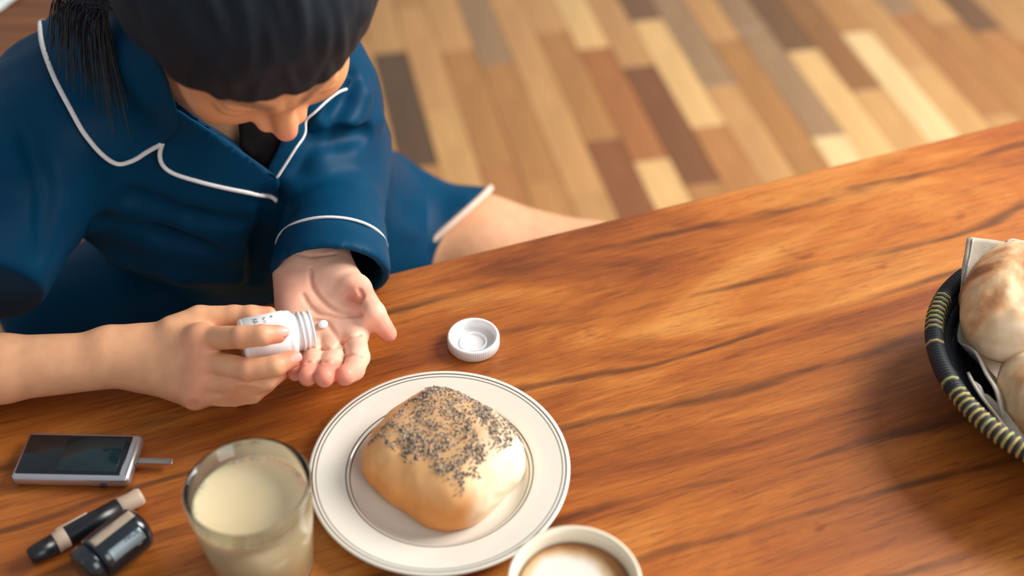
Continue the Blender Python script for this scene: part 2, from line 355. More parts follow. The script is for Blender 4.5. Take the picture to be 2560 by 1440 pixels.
def handA_raw(p):
    d = cone(p, WA, A_mid[0], .0165, .013)
    for J, r in ((A_idx, .0125), (A_rin, .0125), (A_pin, .0125)):
        s0 = WA + (J[0] - A_mid[0]) * .42
        d = smin(d, cone(p, s0, J[0], .016, r), .012)
    d = smin(d, cone(p, A_th[0], A_th[1] * .8 + A_th[0] * .2, .0190, .0135), .014)              # thenar
    d = smin(d, cone(p, WA0, A_pin[0] + UU * .000, .0185, .0125), .014)                           # hypothenar
    th = chain(p, A_th[1:], [.0126, .0097, .0074], .003); d = smin(d, th, .009)
    arm = cone(p, WA, elbA, .0235, .033); d = smin(d, arm, .02)
    d = smin(d, cone(p, WA0 * .35 + WA * .65, WA0 * .35 + WA * .65 + (elbA - WA) * .12, .0225, .021), .012)
    fg = None
    for J, R in ((A_idx, [.0102, .0094, .0086, .0078]), (A_mid, [.0100, .0090, .0082, .0078]), (A_rin, [.0098, .0086, .0078, .0073]), (A_pin, [.0090, .0076, .0068, .0062])):
        c = chain(p, J, R, .002); fg = c if fg is None else np.minimum(fg, c)
    d = smin(d, fg, .0045)
    d = ssub(d, ell(p, P(812, 790, .8085), (.026, .034, .010)), .010)                                # hollow of the palm
    return d
def crease(f, pxs, lift=.0002):
    q = march(f, [tuple(x) for x in spline(pxs, 5)]); return q
crA = [crease(handA_raw, c) for c in (
    [(775, 672), (780, 715), (806, 752), (838, 775), (880, 786)],
    [(757, 735), (775, 765), (802, 785), (858, 790), (905, 786)],
    [(770, 800), (812, 803), (832, 828), (854, 856)],
    [(856, 858), (872, 845), (905, 834)], [(790, 868), (815, 872), (838, 868), (855, 858)],
    [(866, 888), (885, 885), (905, 889)], [(812, 903), (832, 906), (850, 903)], [(768, 903), (787, 906), (802, 903)],
    [(890, 752), (905, 742), (897, 722)], [(868, 741), (900, 757)], [(732, 905), (752, 908)],
    [(735, 632), (780, 640), (840, 634)])]
def handA(p):
    d = handA_raw(p)
    for n_, q in enumerate(crA):
        r = .0013 if n_ != 11 else .0005
        for i in range(len(q) - 1):
            lo = np.minimum(q[i], q[i + 1]) - .012; hi = np.maximum(q[i], q[i + 1]) + .012
            msk = np.all((p > lo) & (p < hi), axis=1)
            if msk.any(): d[msk] = ssub(d[msk], cone(p[msk], q[i], q[i + 1], r, r), .0022)
    return d
# --- hand holding the bottle
WB = Q(372, 893, .962); FB = Q(0, 922, .952); elbB = Q(-330, 930, .97)
B_idx = [Q(503, 846, .940), Q(603, 843, .917), Q(655, 838, .915), Q(694, 835, .922)]
B_mid = [Q(508, 902, .940), Q(622, 925, .922), Q(688, 915, .921), Q(728, 898, .928)]
B_rin = [Q(503, 950, .942), Q(610, 967, .928), Q(668, 952, .930), Q(700, 930, .940)]
B_pin = [Q(490, 985, .946), Q(582, 993, .935), Q(632, 986, .936), Q(668, 962, .946)]
B_th = [Q(440, 835, .957), Q(500, 803, .962), Q(585, 793, .962), Q(630, 791, .960), Q(672, 785, .962)]
def handB(p):
    d = cone(p, WB, B_mid[0], .0185, .0125)
    for J in (B_idx, B_rin, B_pin):
        s0 = WB + (J[0] - B_mid[0]) * .40; d = smin(d, cone(p, s0, J[0], .016, .0122), .012)
    d = smin(d, cone(p, Q(430, 900, .965), Q(505, 915, .962), .019, .016), .012)
    th = chain(p, B_th, [.016, .0125, .0095, .0088, .0062], .003); d = smin(d, th, .009)
    for J in (B_idx, B_mid, B_rin, B_pin): d = smin(d, sph(p, J[0] - FF * .003, .0108), .006)
    d = smin(d, cone(p, WB, FB, .0215, .0262), .014); d = smin(d, cone(p, FB, elbB, .0262, .034), .01)
    d = smin(d, cone(p, WB + UU * .004, WB + UU * .006 + (FB - WB) * .25, .0195, .022), .01)
    fg = None
    for J, R in ((B_idx, [.0098, .0088, .0082, .0073]), (B_mid, [.0100, .0088, .0082, .0072]), (B_rin, [.0094, .0084, .0078, .0072]), (B_pin, [.0088, .0078, .0070, .0064])):
        c = chain(p, J, R, .002); fg = c if fg is None else smin(fg, c, .0012)
    return smin(d, fg, .0045)
# --- torso, legs
SHL = np.array([-.422, .945, .848]); SHR = np.array([-.217, .965, .852]); NB = np.array([-.275, .93, .90])
RIB = (-.285, .985, .80); WST = (-.27, 1.04, .66); PEL = (-.25, 1.10, .56)
EB2 = elbB
def torso(p):
    d = ell(p, RIB, (.145, .10, .16)); d = smin(d, ell(p, WST, (.135, .10, .15)), .06); d = smin(d, ell(p, PEL, (.165, .125, .11)), .06)
    d = smin(d, cone(p, SHL, SHR, .042, .042), .06); d = smin(d, cone(p, NB, NB + (0, -.03, .04), .06, .05), .04)
    return d
HL = [(-.17, 1.11, .535), (-.045, 1.10, .530), (.10, 1.085, .512), (.33, 1.03, .50)]
HR_ = [(-.32, 1.08, .55), (-.50, .94, .545), (-.64, .84, .52)]
def legs(p):
    d = chain(p, HL, [.085, .073, .062, .05], .02); d = np.minimum(d, chain(p, HR_, [.085, .072, .055], .02))
    d = smin(d, chain(p, [HL[-1], (.34, .92, .28), (.33, .90, .08)], [.048, .048, .032], .02), .02)
    d = smin(d, cone(p, (.33, .90, .05), (.36, .74, .03), .032, .022), .02)
    d = smin(d, chain(p, [HR_[-1], (-.60, .86, .28), (-.58, .88, .08)], [.048, .048, .032], .02), .02)
    d = smin(d, cone(p, (-.58, .88, .05), (-.60, .72, .03), .032, .022), .02); return d
def core(p):
    d = smin(torso(p), legs(p), .03)
    d = smin(d, cone(p, SHR + (0, 0, -.01), elbA, .038, .033), .03); d = smin(d, cone(p, SHL, elbB, .042, .034), .03); return d
# --- head in its own frame (facing -y), placed with a transform
def headf(p):
    p = p.astype(f32); X = p.copy(); X[:, 0] = np.abs(X[:, 0])
    d = ell(p, (0, .014, .030), (.0810, .094, .084)); d = smin(d, ell(p, (0, -.030, -.036), (.066, .058, .064)), .03)
    d = smin(d, ell(X, (.034, -.062, -.036), (.026, .024, .026)), .02); d = smin(d, ell(p, (0, -.062, -.097), (.025, .022, .020)), .022)
    d = smin(d, cone(X, (.006, -.083, .014), (.036, -.076, .018), .008, .006), .012)
    d = ssub(d, sph(X, (.031, -.098, -.004), .013), .014); d = smin(d, ell(X, (.030, -.073, -.004), (.016, .0125, .012)), .004)
    d = smin(d, cone(p, (0, -.084, .004), (0, -.1025, -.027), .0070, .0092), .010); d = smin(d, ell(X, (.0125, -.092, -.031), (.0075, .009, .0065)), .006)
    d = smin(d, ell(p, (0, -.0845, -.062), (.021, .010, .006)), .005); d = smin(d, ell(p, (0, -.083, -.073), (.018, .010, .007)), .004)
    d = smin(d, ell(X, (.076, .012, -.012), (.008, .018, .028)), .006)
    d = smin(d, cone(p, (0, .025, -.05), (0.0, .03, -.15), .050, .052), .025); return d
YAW, PITCH, ROLL = math.radians(27), math.radians(53), math.radians(-5)
HM = np.array(Matrix.Rotation(YAW, 3, 'Z') @ Matrix.Rotation(PITCH, 3, 'X') @ Matrix.Rotation(ROLL, 3, 'Y'))
HC = Q(618, -28, .865)
def h2w(V): return V @ HM.T + HC
def w2h(V): return (V - HC) @ HM
def shade(V, base): return np.tile(np.array(base), (len(V), 1))
def blend(col, V, c, r, tgt, amt=1.0):
    k = np.clip(1 - np.linalg.norm(V - np.array(c), axis=1) / r, 0, 1)[:, None] * amt; k = np.clip(k * 1.6, 0, amt); col[:] = col * (1 - k) + np.array(tgt) * k
parts = []
ARMC = lin(222, 166, 126)[:3]; PALM = lin(242, 190, 164)[:3]; REDS = lin(224, 120, 96)[:3]; FACE = lin(220, 158, 112)[:3]
V, Qd = sdf_geo(handA, np.minimum(P(660, 980, .75), WA) - (.03, .05, .03), (.06, .90, .85), .0013)
keep = V[:, 1] < .885
col = shade(V, PALM)
for J in (A_idx, A_mid, A_rin, A_pin, A_th): blend(col, V, J[-1], .024, REDS, .55)
blend(col, V, P(905, 745, .80), .02, REDS, .6); blend(col, V, P(725, 740, .79), .03, REDS, .25)
for q in crA[:11]:
    dm = np.full(len(V), 1.0)
    for i in range(len(q) - 1): dm = np.minimum(dm, cone(V, q[i], q[i + 1], 0, 0))
    k = (np.exp(-(dm / .0015) ** 2) * .65)[:, None]; col = col * (1 - k) + np.array(lin(176, 84, 64)[:3]) * k
parts.append((V, Qd, col))
V, Qd = sdf_geo(handB, Q(-400, 1080, 1.0) - (.02, .03, .03), Q(760, 700, .93) + (.03, .1, .06), .0014)
col = shade(V, ARMC)
for J in (B_idx, B_mid, B_rin, B_pin, B_th): blend(col, V, J[-1], .018, REDS, .45)
for J in (B_idx, B_mid, B_rin, B_pin): blend(col, V, J[1] - FF * .006, .016, lin(220, 150, 116)[:3], .5); blend(col, V, J[0] - FF * .008, .022, lin(224, 150, 120)[:3], .4)
parts.append((V, Qd, col))
V, Qd = sdf_geo(headf, (-.11, -.14, -.215), (.11, .14, .13), .0018)
col = shade(V, FACE); X = V.copy(); X[:, 0] = np.abs(X[:, 0])
blend(col, V, (0, -.110, -.029), .022, lin(226, 146, 120)[:3], .8)
for z in (-.061, -.073): blend(col, X * (1, 1, 1), (.006, -.092, z), .013, lin(176, 92, 84)[:3], .8)
for t in np.linspace(0, 1, 9): blend(col, X, (.012 + .034 * t, -.088 + .02 * t, .019 + .006 * math.sin(t * 2.6)), .006, lin(90, 60, 44)[:3], .55)
for t in np.linspace(0, 1, 9): blend(col, X, (.017 + .027 * t, -.0865 + .008 * t, -.0085 - .003 * math.sin(t * 3.1)), .0035, lin(40, 26, 22)[:3], .9)
parts.append((h2w(V), Qd, col))
V, Qd = sdf_geo(core, (-.76, .66, -.01), (.46, 1.27, 1.02), .006); parts.append((V, Qd, shade(V, ARMC)))
off = 0; VV = []; QQ = []; CC = []
for V, q, c in parts: VV.append(V); QQ.append(q + off); CC.append(c); off += len(V)
me = fast_mesh('body', np.concatenate(VV), np.concatenate(QQ)); vcol(me, 'tone', np.concatenate(CC)); body = link('body', me, SKIN, person)
# fingernail of the index finger lying over the bottle
def nail(J, px_up, w_, l_):
    d = J[3] - J[2]; d /= np.linalg.norm(d); c = J[3] + d * .001; n_ = px_up - d * (px_up @ d); n_ /= np.linalg.norm(n_); s_ = np.cross(d, n_)
    V = []; Fc = []
    for i in range(9):
        for j in range(7):
            a = (j / 6 - .5) * 2; b = (i / 8 - .5) * 2; hw = w_ * math.sqrt(max(0, 1 - max(0, b) ** 3 * .6)); ang = a * .9
            V.append(c + d * b * l_ + s_ * math.sin(ang) * hw * 1.15 + n_ * (.0075 * math.cos(ang) * .98 - .0004 * b * b))
    for i in range(8):
        for j in range(6): Fc.append((i * 7 + j, i * 7 + j + 1, i * 7 + j + 8, i * 7 + j + 7))
    o = link('fingernail', pyd('fingernail', V, Fc), NAIL, person); s = o.modifiers.new('s', 'SOLIDIFY'); s.thickness = .0006; s.offset = 0
nail(B_idx, -FF + .3 * UU, .0052, .0058); nail(B_mid, -FF + .2 * RR, .0048, .0054)
# --- pajama top
cuff_c = Q(826, 690, 1.04); SA = elbA; ax = cuff_c - SA; ax /= np.linalg.norm(ax)
cn = ax * .62 - UU * .78; cn /= np.linalg.norm(cn)
def sleeveA(p, o=0.0):
    d = chain(p, [SHR + (.003, 0, .0), SA + (.004, .0, 0), cuff_c, cuff_c + ax * .07], [.052 + o, .050 + o, .0475 + o, .0475 + o], .02)
    return d
def topf_solid(p):
    d = torso(p) - .013
    d = smin(d, cone(p, SHL, SHL * .25 + elbB * .75, .058, .062), .03); d = smin(d, cone(p, Q(170, 330, 1.07), Q(-90, 690, 1.04), .05, .062), .05)
    # draped front panel that hangs from the bust
    d = smin(d, ell(p, (-.28, .93, .76), (.15, .075, .10)), .05)
    d = smin(d, sleeveA(p), .008)
    # folds
    for a, b, r, s in FOLDS:
        c = cone(p, a, b, r, r * .6); d = smin(d, c, .012) if s > 0 else ssub(d, c, .008)
    return d
FOLDS = []
def addfold(pxs, f, r, s, dep):
    q = march(f, pxs, .9)
    for a, b in zip(q[:-1], q[1:]): FOLDS.append((a + (FF if s > 0 else -FF) * dep, b + (FF if s > 0 else -FF) * dep, r, s))
_f = lambda p: topf_solid(p)
TODO = [([(790, 345), (860, 318), (945, 300)], .010, 1, .004), ([(795, 352), (850, 346), (915, 330)], .012, -1, .001), ([(885, 200), (868, 250), (830, 290)], .010, -1, .001), ([(760, 300), (775, 360), (745, 440)], .008, -1, .002), ([(905, 240), (880, 290)], .010, 1, .005), ([(740, 470), (800, 420), (880, 395)], .010, 1, .005),
        ([(250, 560), (400, 600), (560, 640)], .012, -1, .003), ([(330, 500), (480, 545), (620, 560)], .010, -1, .003), ([(300, 640), (450, 680), (600, 690)], .012, 1, .006), ([(60, 300), (120, 480), (110, 640)], .010, -1, .003),
        ([(680, 500), (660, 600), (640, 700)], .014, -1, .000)]
base_s = lambda p: topf_solid(p)
FT = [(a, b, c, d) for a, b, c, d in TODO]; _acc = []
for pxs, r, s, dep in FT:
    q = march(base_s, pxs, .9); _acc += [(a + (FF if s > 0 else -FF) * dep, b + (FF if s > 0 else -FF) * dep, r, s) for a, b in zip(q[:-1], q[1:])]
FOLDS = _acc
neck_c = np.array([-.255, .885, .92])
VA, VB, VC = ray(330, 165), ray(850, 190), ray(690, 437)
vn = [np.cross(VA, VC), np.cross(VC, VB), np.cross(VB, VA)]; vn = [a / np.linalg.norm(a) for a in vn]; vin = (VA + VB + VC) / 3
vn = [a if a @ vin > 0 else -a for a in vn]
def topf(p):
    d = topf_solid(p)
    wd = np.maximum.reduce([-((p - CAM.astype(f32)) @ a.astype(f32)) for a in vn])      # inside the neck opening < 0
    hole = np.maximum(wd, -(torso(p) + .014)); hole = np.maximum(hole, p[:, 1] - .99)
    d = np.maximum(d, -hole)
    # open cuff
    pl = (p - cuff_c.astype(f32)) @ cn.astype(f32); d = np.maximum(d, pl)
    inner = np.maximum(cone(p, SA, cuff_c + ax * .09, .043, .0435), -pl - .06); d = np.maximum(d, -inner)
    return d
V, Qd = sdf_geo(topf, (-.70, .68, .46), (-.03, 1.24, 1.02), .0035)
V = lap(V, Qd, 5); me = fast_mesh('pajama_top', V, Qd); nn = vnorm(me)
disp = wobble(V, 3, .0022, .06, (1, 1, .6)) + wobble(V, 9, .0010, .024, (.7, 1, 1))
pl = (V - cuff_c) @ cn; disp *= np.clip(-pl / .02, .12, 1)
V2 = V + nn * disp[:, None]; me.vertices.foreach_set('co', V2.astype(f32).ravel()); me.update()
shirt = link('pajama_top', me, NAVY, person)
def surf(pxs, lift=.004, f=topf_solid, t0=.9, cap=None):
    q = march(f, pxs, t0, 1.13)
    for _ in range(6): q = q - grad(f, q, .002) * f(q.astype(f32))[:, None]
    return q + grad(f, q, .002) * lift
def sheet(name, outline, lift, parent, thick=.0022, step=14):
    o2 = [tuple(x) for x in spline(outline + [outline[0]], 6)][:-1]
    xs = [p[0] for p in o2]; ys = [p[1] for p in o2]; pts = [Vector(p) for p in o2]; n0 = len(pts)
    def inside(x, y):
        c = False; j = n0 - 1
        for i in range(n0):
            if (o2[i][1] > y) != (o2[j][1] > y) and x < (o2[j][0] - o2[i][0]) * (y - o2[i][1]) / (o2[j][1] - o2[i][1]) + o2[i][0]: c = not c
            j = i
        return c
    y = min(ys)
    while y < max(ys):
        x = min(xs)
        while x < max(xs):
            if inside(x, y) and min((x - a) ** 2 + (y - b) ** 2 for a, b in o2) > (step * .5) ** 2: pts.append(Vector((x, y)))
            x += step
        y += step
    r = delaunay_2d_cdt(pts, [(i, (i + 1) % n0) for i in range(n0)], [], 1, .01)
    q = surf([tuple(v) for v in r[0]], lift)
    o = link(name, pyd(name, q, r[2]), NAVY, parent); s = o.modifiers.new('s', 'SOLIDIFY'); s.thickness = thick; s.offset = 0
    return o
def pipe(name, pxs, lift, r, parent, n=8, taper=False):
    q = surf([tuple(x) for x in spline(pxs, n)], lift)
    for _ in range(2): q[1:-1] = (q[:-2] + 2 * q[1:-1] + q[2:]) / 4
    V, Fc = tube_geo(q, r, 8); return link(name, pyd(name, V, Fc), PIPING, parent)
PC = [(150, -60), (122, 0), (112, 60), (116, 130), (140, 205), (175, 275), (210, 338), (245, 380), (285, 399), (335, 390), (375, 368), (414, 346)]
PLp = [(414, 346), (406, 375), (412, 402), (440, 424), (500, 444), (560, 460), (620, 473), (680, 485), (706, 500)]
cl = sheet('collar', PC + [(452, 300), (440, 240), (420, 180), (380, 90), (360, 0), (340, -80)], .0075, shirt)
pipe('piping', PC, .0085, .0022, cl)
lp = sheet('lapel', PLp + [(702, 468), (690, 436), (640, 398), (560, 340), (480, 284), (440, 262), (425, 300)], .0055, shirt)
pipe('piping', PLp, .0070, .0021, lp)
rl = sheet('lapel', [(868, 195), (835, 232), (800, 258), (770, 290), (748, 330), (722, 385), (690, 438), (668, 420), (690, 370), (710, 320), (740, 270), (790, 215), (840, 180)], .0055, shirt)
pipe('piping', [(850, 215), (800, 258), (770, 290), (748, 330), (722, 385), (690, 438)], .0065, .0014, rl)
m = N('painted_neck_shade'); m.set(Base_Color=m.ramp(m.noise(m.coord(), 60, 2), [(.3, (.006, .005, .006, 1)), (.7, (.012, .009, .009, 1))]), Roughness=.8, Specular_IOR_Level=.1)
fc = sheet('neck_shade_sheet', [(598, 290), (600, 340), (603, 376), (640, 404), (688, 438), (705, 400), (715, 340), (700, 290), (650, 280)], -.003, shirt); fc.data.materials.clear(); fc.data.materials.append(m.m)  # near-black sheet over the chest, standing in for shade inside the neckline
# cuff piping: a ring round the sleeve five centimetres from its end
ring_c = cuff_c - ax * .044; e1_ = np.cross(cn, FF); e1_ /= np.linalg.norm(e1_); e2_ = np.cross(cn, e1_); rp = []
for i in range(72):
    a = 2 * math.pi * i / 72; dr = math.cos(a) * e1_ + math.sin(a) * e2_; r = .03
    r = .085; w_ = 0
    for _ in range(40): r -= float(sleeveA((ring_c + dr * r)[None].astype(f32))[0]) * .7
    rp.append(ring_c + dr * (r + .0008))
rp = np.array(rp)
for _ in range(3): rp = (np.roll(rp, 1, 0) + 2 * rp + np.roll(rp, -1, 0)) / 4
V, Fc = tube_geo(rp, .0013, 8, closed=True); link('piping', pyd('cuff_piping', V, Fc), PIPING, shirt)
# --- pajama shorts
def shortsf(p):
    d = chain(p, HL[:2] + [(.10, 1.080, .51)], [.098, .080, .072], .02); d = np.maximum(d, p[:, 0] * .64 - p[:, 1] * .42 - p[:, 2] * .64 - HEM)
    d2 = chain(p, HR_[:2] + [HR_[2]], [.098, .084, .075], .02); d2 = np.maximum(d2, -(p[:, 0] * .8 + p[:, 1] * .6) + .115 - .0)
    d = np.minimum(d, d2); return smin(d, ell(p, PEL, (.182, .14, .12)), .02)
HEM = .64 * -.125 - .42 * 1.10 - .64 * .53
V, Qd = sdf_geo(shortsf, (-.70, .74, .42), (.16, 1.28, .74), .005); V = lap(V, Qd, 4); me = fast_mesh('pajama_shorts', V, Qd); nn = vnorm(me)
V2 = V + nn * wobble(V, 21, .0016, .04)[:, None]; me.vertices.foreach_set('co', V2.astype(f32).ravel()); me.update(); shorts = link('pajama_shorts', me, NAVY, person)
hp = []
c0 = np.array([-.045, 1.105, .530]); hn = np.array([.64, -.42, -.64]); hn /= np.linalg.norm(hn); c0 = np.array([-.125, 1.10, .53]); ha = np.cross(hn, UU); ha /= np.linalg.norm(ha); hb = np.cross(hn, ha)
for i in range(72):
    a = 2 * math.pi * i / 72; dr = math.cos(a) * ha + math.sin(a) * hb; r = .04
    for _ in range(40): r -= float(chain((c0 + dr * r)[None].astype(f32), HL[:2] + [(.10, 1.080, .51)], [.098, .080, .072], .02)[0]) * .8
    hp.append(c0 + dr * min(r, .13))
V, Fc = tube_geo(np.array(hp), .0042, 8, closed=True); link('piping', pyd('hem_piping', V, Fc), simple('cream_piping', lin(226, 196, 176), .6), shorts)
# --- hair
def hairf(p):
    p = p.astype(f32)
    d = ell(p, (0, .020, .034), (.095, .104, .096))
    d = smin(d, ell(p, (0, .055, -.03), (.078, .065, .085)), .03)
    cut = ell(p, (0, -.122, -.062), (.106, .098, .106)); d = ssub(d, cut, .010)
    return d
V, Qd = sdf_geo(hairf, (-.11, -.12, -.16), (.11, .14, .145), .003)
me = fast_mesh('hair', h2w(V + 0), Qd); me0 = me; nn = vnorm(me)
V2 = h2w(V) + nn * (wobble(V, 4, .0022, .014, (1.6, .35, .5)) + wobble(V, 14, .0016, .03))[:, None]; me.vertices.foreach_set('co', V2.astype(f32).ravel()); me.update()
hair = link('hair', me, HAIR, person)
SV = []; SF = []
for s_ in range(1500):
    x0 = random.gauss(0, .045); a0 = random.uniform(-.1, .25) * math.pi; a1 = a0 + random.uniform(.25, .6) * math.pi; pts = []
    part_ = .02; sgn = 1 if x0 > part_ else -1
    for t in np.linspace(0, 1, 9):
        a = a0 + (a1 - a0) * t; x = max(-.085, min(.085, x0 + sgn * .03 * t * t))
        dr = np.array([x / .085 * .95, -math.cos(a) * math.sqrt(max(.05, 1 - (x / .09) ** 2)), math.sin(a) * math.sqrt(max(.05, 1 - (x / .09) ** 2))]); dr /= np.linalg.norm(dr)
        pts.append(dr)
    D = np.array(pts); r = np.full(len(D), .05)
    for _ in range(25): r = r + hairf((D * r[:, None] + (0, .02, .034)).astype(f32)) * .8
    r = np.clip(r, .03, .14) + random.uniform(-.0002, .0026)
    SV, SF = tube_geo(h2w(D * r[:, None] + (0, .02, .034)), .0006, 3, SV, SF, cap=False)
for s_ in range(170):      # loose hair falling over the shoulder
    q = random.random(); a = Q(300 + 60 * random.random(), -40 + 90 * random.random(), .93); b = Q(120 + 190 * q + random.gauss(0, 14), 110 + 150 * q + random.gauss(0, 40), .99)
    mid = Q(150 + 120 * q, -30 + 60 * q + random.gauss(0, 15), .95)
    SV, SF = tube_geo(spline([a, mid, b], 6), .0004, 3, SV, SF, cap=False)
m = N('hair_strand'); m.set(Base_Color=m.ramp(m.noise(m.coord((60, 20, 60)), 2, 3), [(.35, (.004, .006, .010, 1)), (.7, (.022, .026, .034, 1))]), Roughness=.38, Specular_IOR_Level=.5)
o = link('hair_strands', pyd('hair_strands', SV, SF), m.m, hair); o['kind'] = 'stuff'
# ------------------------------------------------------------------ pill bottle in the hand
bax = .93 * RR + .19 * UU + .30 * FF; bax /= np.linalg.norm(bax)
bc = Q(672, 846, .952)                                                                     # middle of the body
bq = Vector(bax).to_track_quat('Z', 'Y'); bot = empty('pill_bottle', bc, 'small white plastic pill bottle held tilted over the open palm', 'bottle')
bot.rotation_mode = 'QUATERNION'; bot.rotation_quaternion = bq
h0 = -.022; BRD = .0195
prof = [(0, h0), (BRD - .003, h0), (BRD - .0008, h0 + .0008), (BRD, h0 + .003), (BRD, .0155), (BRD - .0008, .019), (BRD - .004, .0215), (.0150, .0225), (.0148, .0245), (.0166, .0250), (.0166, .0262), (.0150, .0270), (.0150, .0282), (.0162, .0288), (.0162, .0300), (.0150, .0308), (.0150, .0330), (.0158, .0336), (.0158, .0348), (.0138, .0348), (.0136, .022), (.0180, .017), (.0180, h0 + .002), (0, h0 + .002)]
link('bottle_body', lathe('bottle_body', prof, 64), WHITEP, bot, False)
lb = link('label', lathe('bottle_label', [(BRD + .0002, h0 + .004), (BRD + .0004, h0 + .0042), (BRD + .0004, .0138), (BRD + .0002, .014)], 64), LABEL, bot, False)
def bottle_text(txt, size, ang, z0, name):
    cu = bpy.data.curves.new('t', 'FONT'); cu.body = txt; cu.size = size; cu.extrude = .00008; to = bpy.data.objects.new('t', cu); C.objects.link(to)
    bpy.context.view_layer.update(); me = bpy.data.meshes.new_from_object(to.evaluated_get(bpy.context.evaluated_depsgraph_get())); bpy.data.objects.remove(to)
    for v in me.vertices:
        x, y, z = v.co; a = ang + x / BRD; r = BRD + .0006 + z; v.co = (r * math.cos(a), r * math.sin(a), z0 + y)
    me.materials.clear(); return link(name, me, PRINT, lb, False)
# angle on the bottle that faces the camera
loc = bq.inverted() @ Vector(-FF); ca = math.atan2(loc.y, loc.x); lu = bq.inverted() @ Vector(UU); ua = math.atan2(lu.y, lu.x)
sg = 1 if ((ua - ca + math.pi) % (2 * math.pi) - math.pi) > 0 else -1
for i, (t, s_, z0) in enumerate((('JLJL 11', .0042, -.010), ('Te 11', .0030, -.003), ('81', .0030, .003))): bottle_text(t, s_, ca + sg * .78 - .25, z0, 'label_print')
pill_f = lambda p: handA(p.copy())
pp = march(handA_raw, [(808, 813)], .8)[0]; pn = grad(handA_raw, pp[None])[0]; pn = pn + np.array([0, 0, .6]); pn /= np.linalg.norm(pn)
pl_ = link('pill', lathe('pill', [(0, -.0012), (.0032, -.0012), (.0040, -.0008), (.0042, 0), (.0040, .0008), (.0032, .0014), (0, .0016)], 32), PILL); pl_.location = pp + pn * .0012
pl_.rotation_euler = Vector(pn).to_track_quat('Z', 'Y').to_euler(); tag(pl_, 'tiny round white tablet lying in the open palm', 'pill')
# ------------------------------------------------------------------ bottle cap on the table
cc = P(1184, 862, TZ); cap = empty('bottle_cap', (cc[0], cc[1], TZ + .0004), 'white ribbed screw cap lying upside down on the bare tabletop', 'cap')
CR = .0222
link('cap_shell', lathe('cap_shell', [(0, 0), (CR - .0015, 0), (CR, .0012), (CR, .0095), (CR - .0006, .0108), (CR - .0022, .0112), (CR - .0032, .0105), (CR - .0036, .0030), (CR - .0040, .0022), (0, .0022)], 240, lambda r, z, i, j: r - (.00055 if (j in (2, 3) and i % 3 == 0) else 0)), WHITEP, cap, False)
link('seal_ring', lathe('seal_ring', [(.0098, .0022), (.0100, .0040), (.0108, .0045), (.0116, .0040), (.0118, .0022)], 64), WHITEP, cap, False)
# ------------------------------------------------------------------ plate
m = N('cream_glazed_plate'); tc = m.n('TexCoord'); sx = m.n('SeparateXYZ'); m.l(tc.outputs['Object'], sx.inputs[0]); cx = m.n('CombineXYZ'); m.l(sx.outputs[0], cx.inputs[0]); m.l(sx.outputs[1], cx.inputs[1])
ln = m.n('VectorMath', operation='LENGTH'); m.l(cx.outputs[0], ln.inputs[0]); wv = m.noise(m.coord(), 30, 3)
CRM = lin(228, 222, 208); K = lin(92, 80, 74); PR = .0985
st_ = [(0, CRM)]
for r, wd_ in ((.0678, .00045), (.0706, .0006), (.0926, .00045), (.0953, .0006)):
    p_ = r / .1; q_ = wd_ / .1; st_ += [(p_ - q_ * 1.2, CRM), (p_ - q_ * .6, K), (p_ + q_ * .6, K), (p_ + q_ * 1.2, CRM)]
mm = m.n('Math', operation='MULTIPLY'); mm.inputs[1].default_value = 10; m.l(ln.outputs['Value'], mm.inputs[0])
m.set(Base_Color=m.ramp(mm.outputs[0], st_), Roughness=.16, Specular_IOR_Level=.5, Coat_Weight=.3, Coat_Roughness=.06); PLATE = m.m
pc = P(1100, 1182, .757); plate = empty('plate', (pc[0], pc[1], TZ), 'round cream plate with thin double dark rings holding the seeded roll', 'plate')
po = link('dish', lathe('plate', [(0, .0045), (.055, .0045), (.0635, .0055), (.0668, .0085), (.0690, .0108), (.074, .0118), (.090, .0148), (.0965, .0162), (PR, .0160), (PR, .0146), (.090, .0118), (.070, .0072), (.0640, .0015), (.058, .0008), (.056, .0005), (.053, .0022), (0, .0022)], 160), PLATE, plate, False)
po.name = 'dish'
# ------------------------------------------------------------------ seeded roll
m = N('bread_crust'); at = m.n('Attribute', attribute_name='tone'); nz = m.noise(m.coord(kind='Object'), 30, 5, .6)
m.set(Base_Color=m.mix(1.0, at.outputs['Color'], m.ramp(nz, [(.3, (.88, .82, .76, 1)), (.7, (1.06, 1.06, 1.06, 1))]), 'MULTIPLY'), Roughness=.5, Specular_IOR_Level=.35, Subsurface_Weight=.1, Subsurface_Scale=.01); m.bump(nz, .25, .001); CRUST = m.m
BC = np.array([pc[0] + .003, pc[1] + .006, TZ + .0195]); bang = math.radians(-38); BRt = np.array(Matrix.Rotation(bang, 3, 'Z'))
def bunf(p):
    q = (p - BC.astype(f32)) @ BRt.astype(f32)
    zz = q[:, 2] + .022; tp = 1 + np.clip(zz, 0, .06) * 2.0
    q2 = q.copy(); q2[:, 0] *= tp; q2[:, 1] *= tp
    q2[:, 2] *= 1.25; a = np.abs(q2) - np.array([.021, .017, .0005], f32); ax_ = np.maximum(a, 0)
    r = np.linalg.norm(ax_ / np.array([1, 1, 1.0], f32), axis=1) + np.minimum(np.max(a, 1), 0) - .0375
    d = r * .8; d = smin(d, ell(q, (0, 0, .002), (.050, .046, .030)), .012)
    return np.maximum(d, -(q[:, 2] + .0148))
bb = (.08, .08, .06)
V, Qd = sdf_geo(bunf, BC - bb, BC + bb, .0015); me = fast_mesh('bread_roll', V, Qd); nn = vnorm(me)
V = V + nn * (wobble(V, 31, .0011, .022) + wobble(V, 33, .0003, .006))[:, None]; me.vertices.foreach_set('co', V.astype(f32).ravel()); me.update()
L = (V - BC); wv_ = wobble(V, 40, 1, .02)
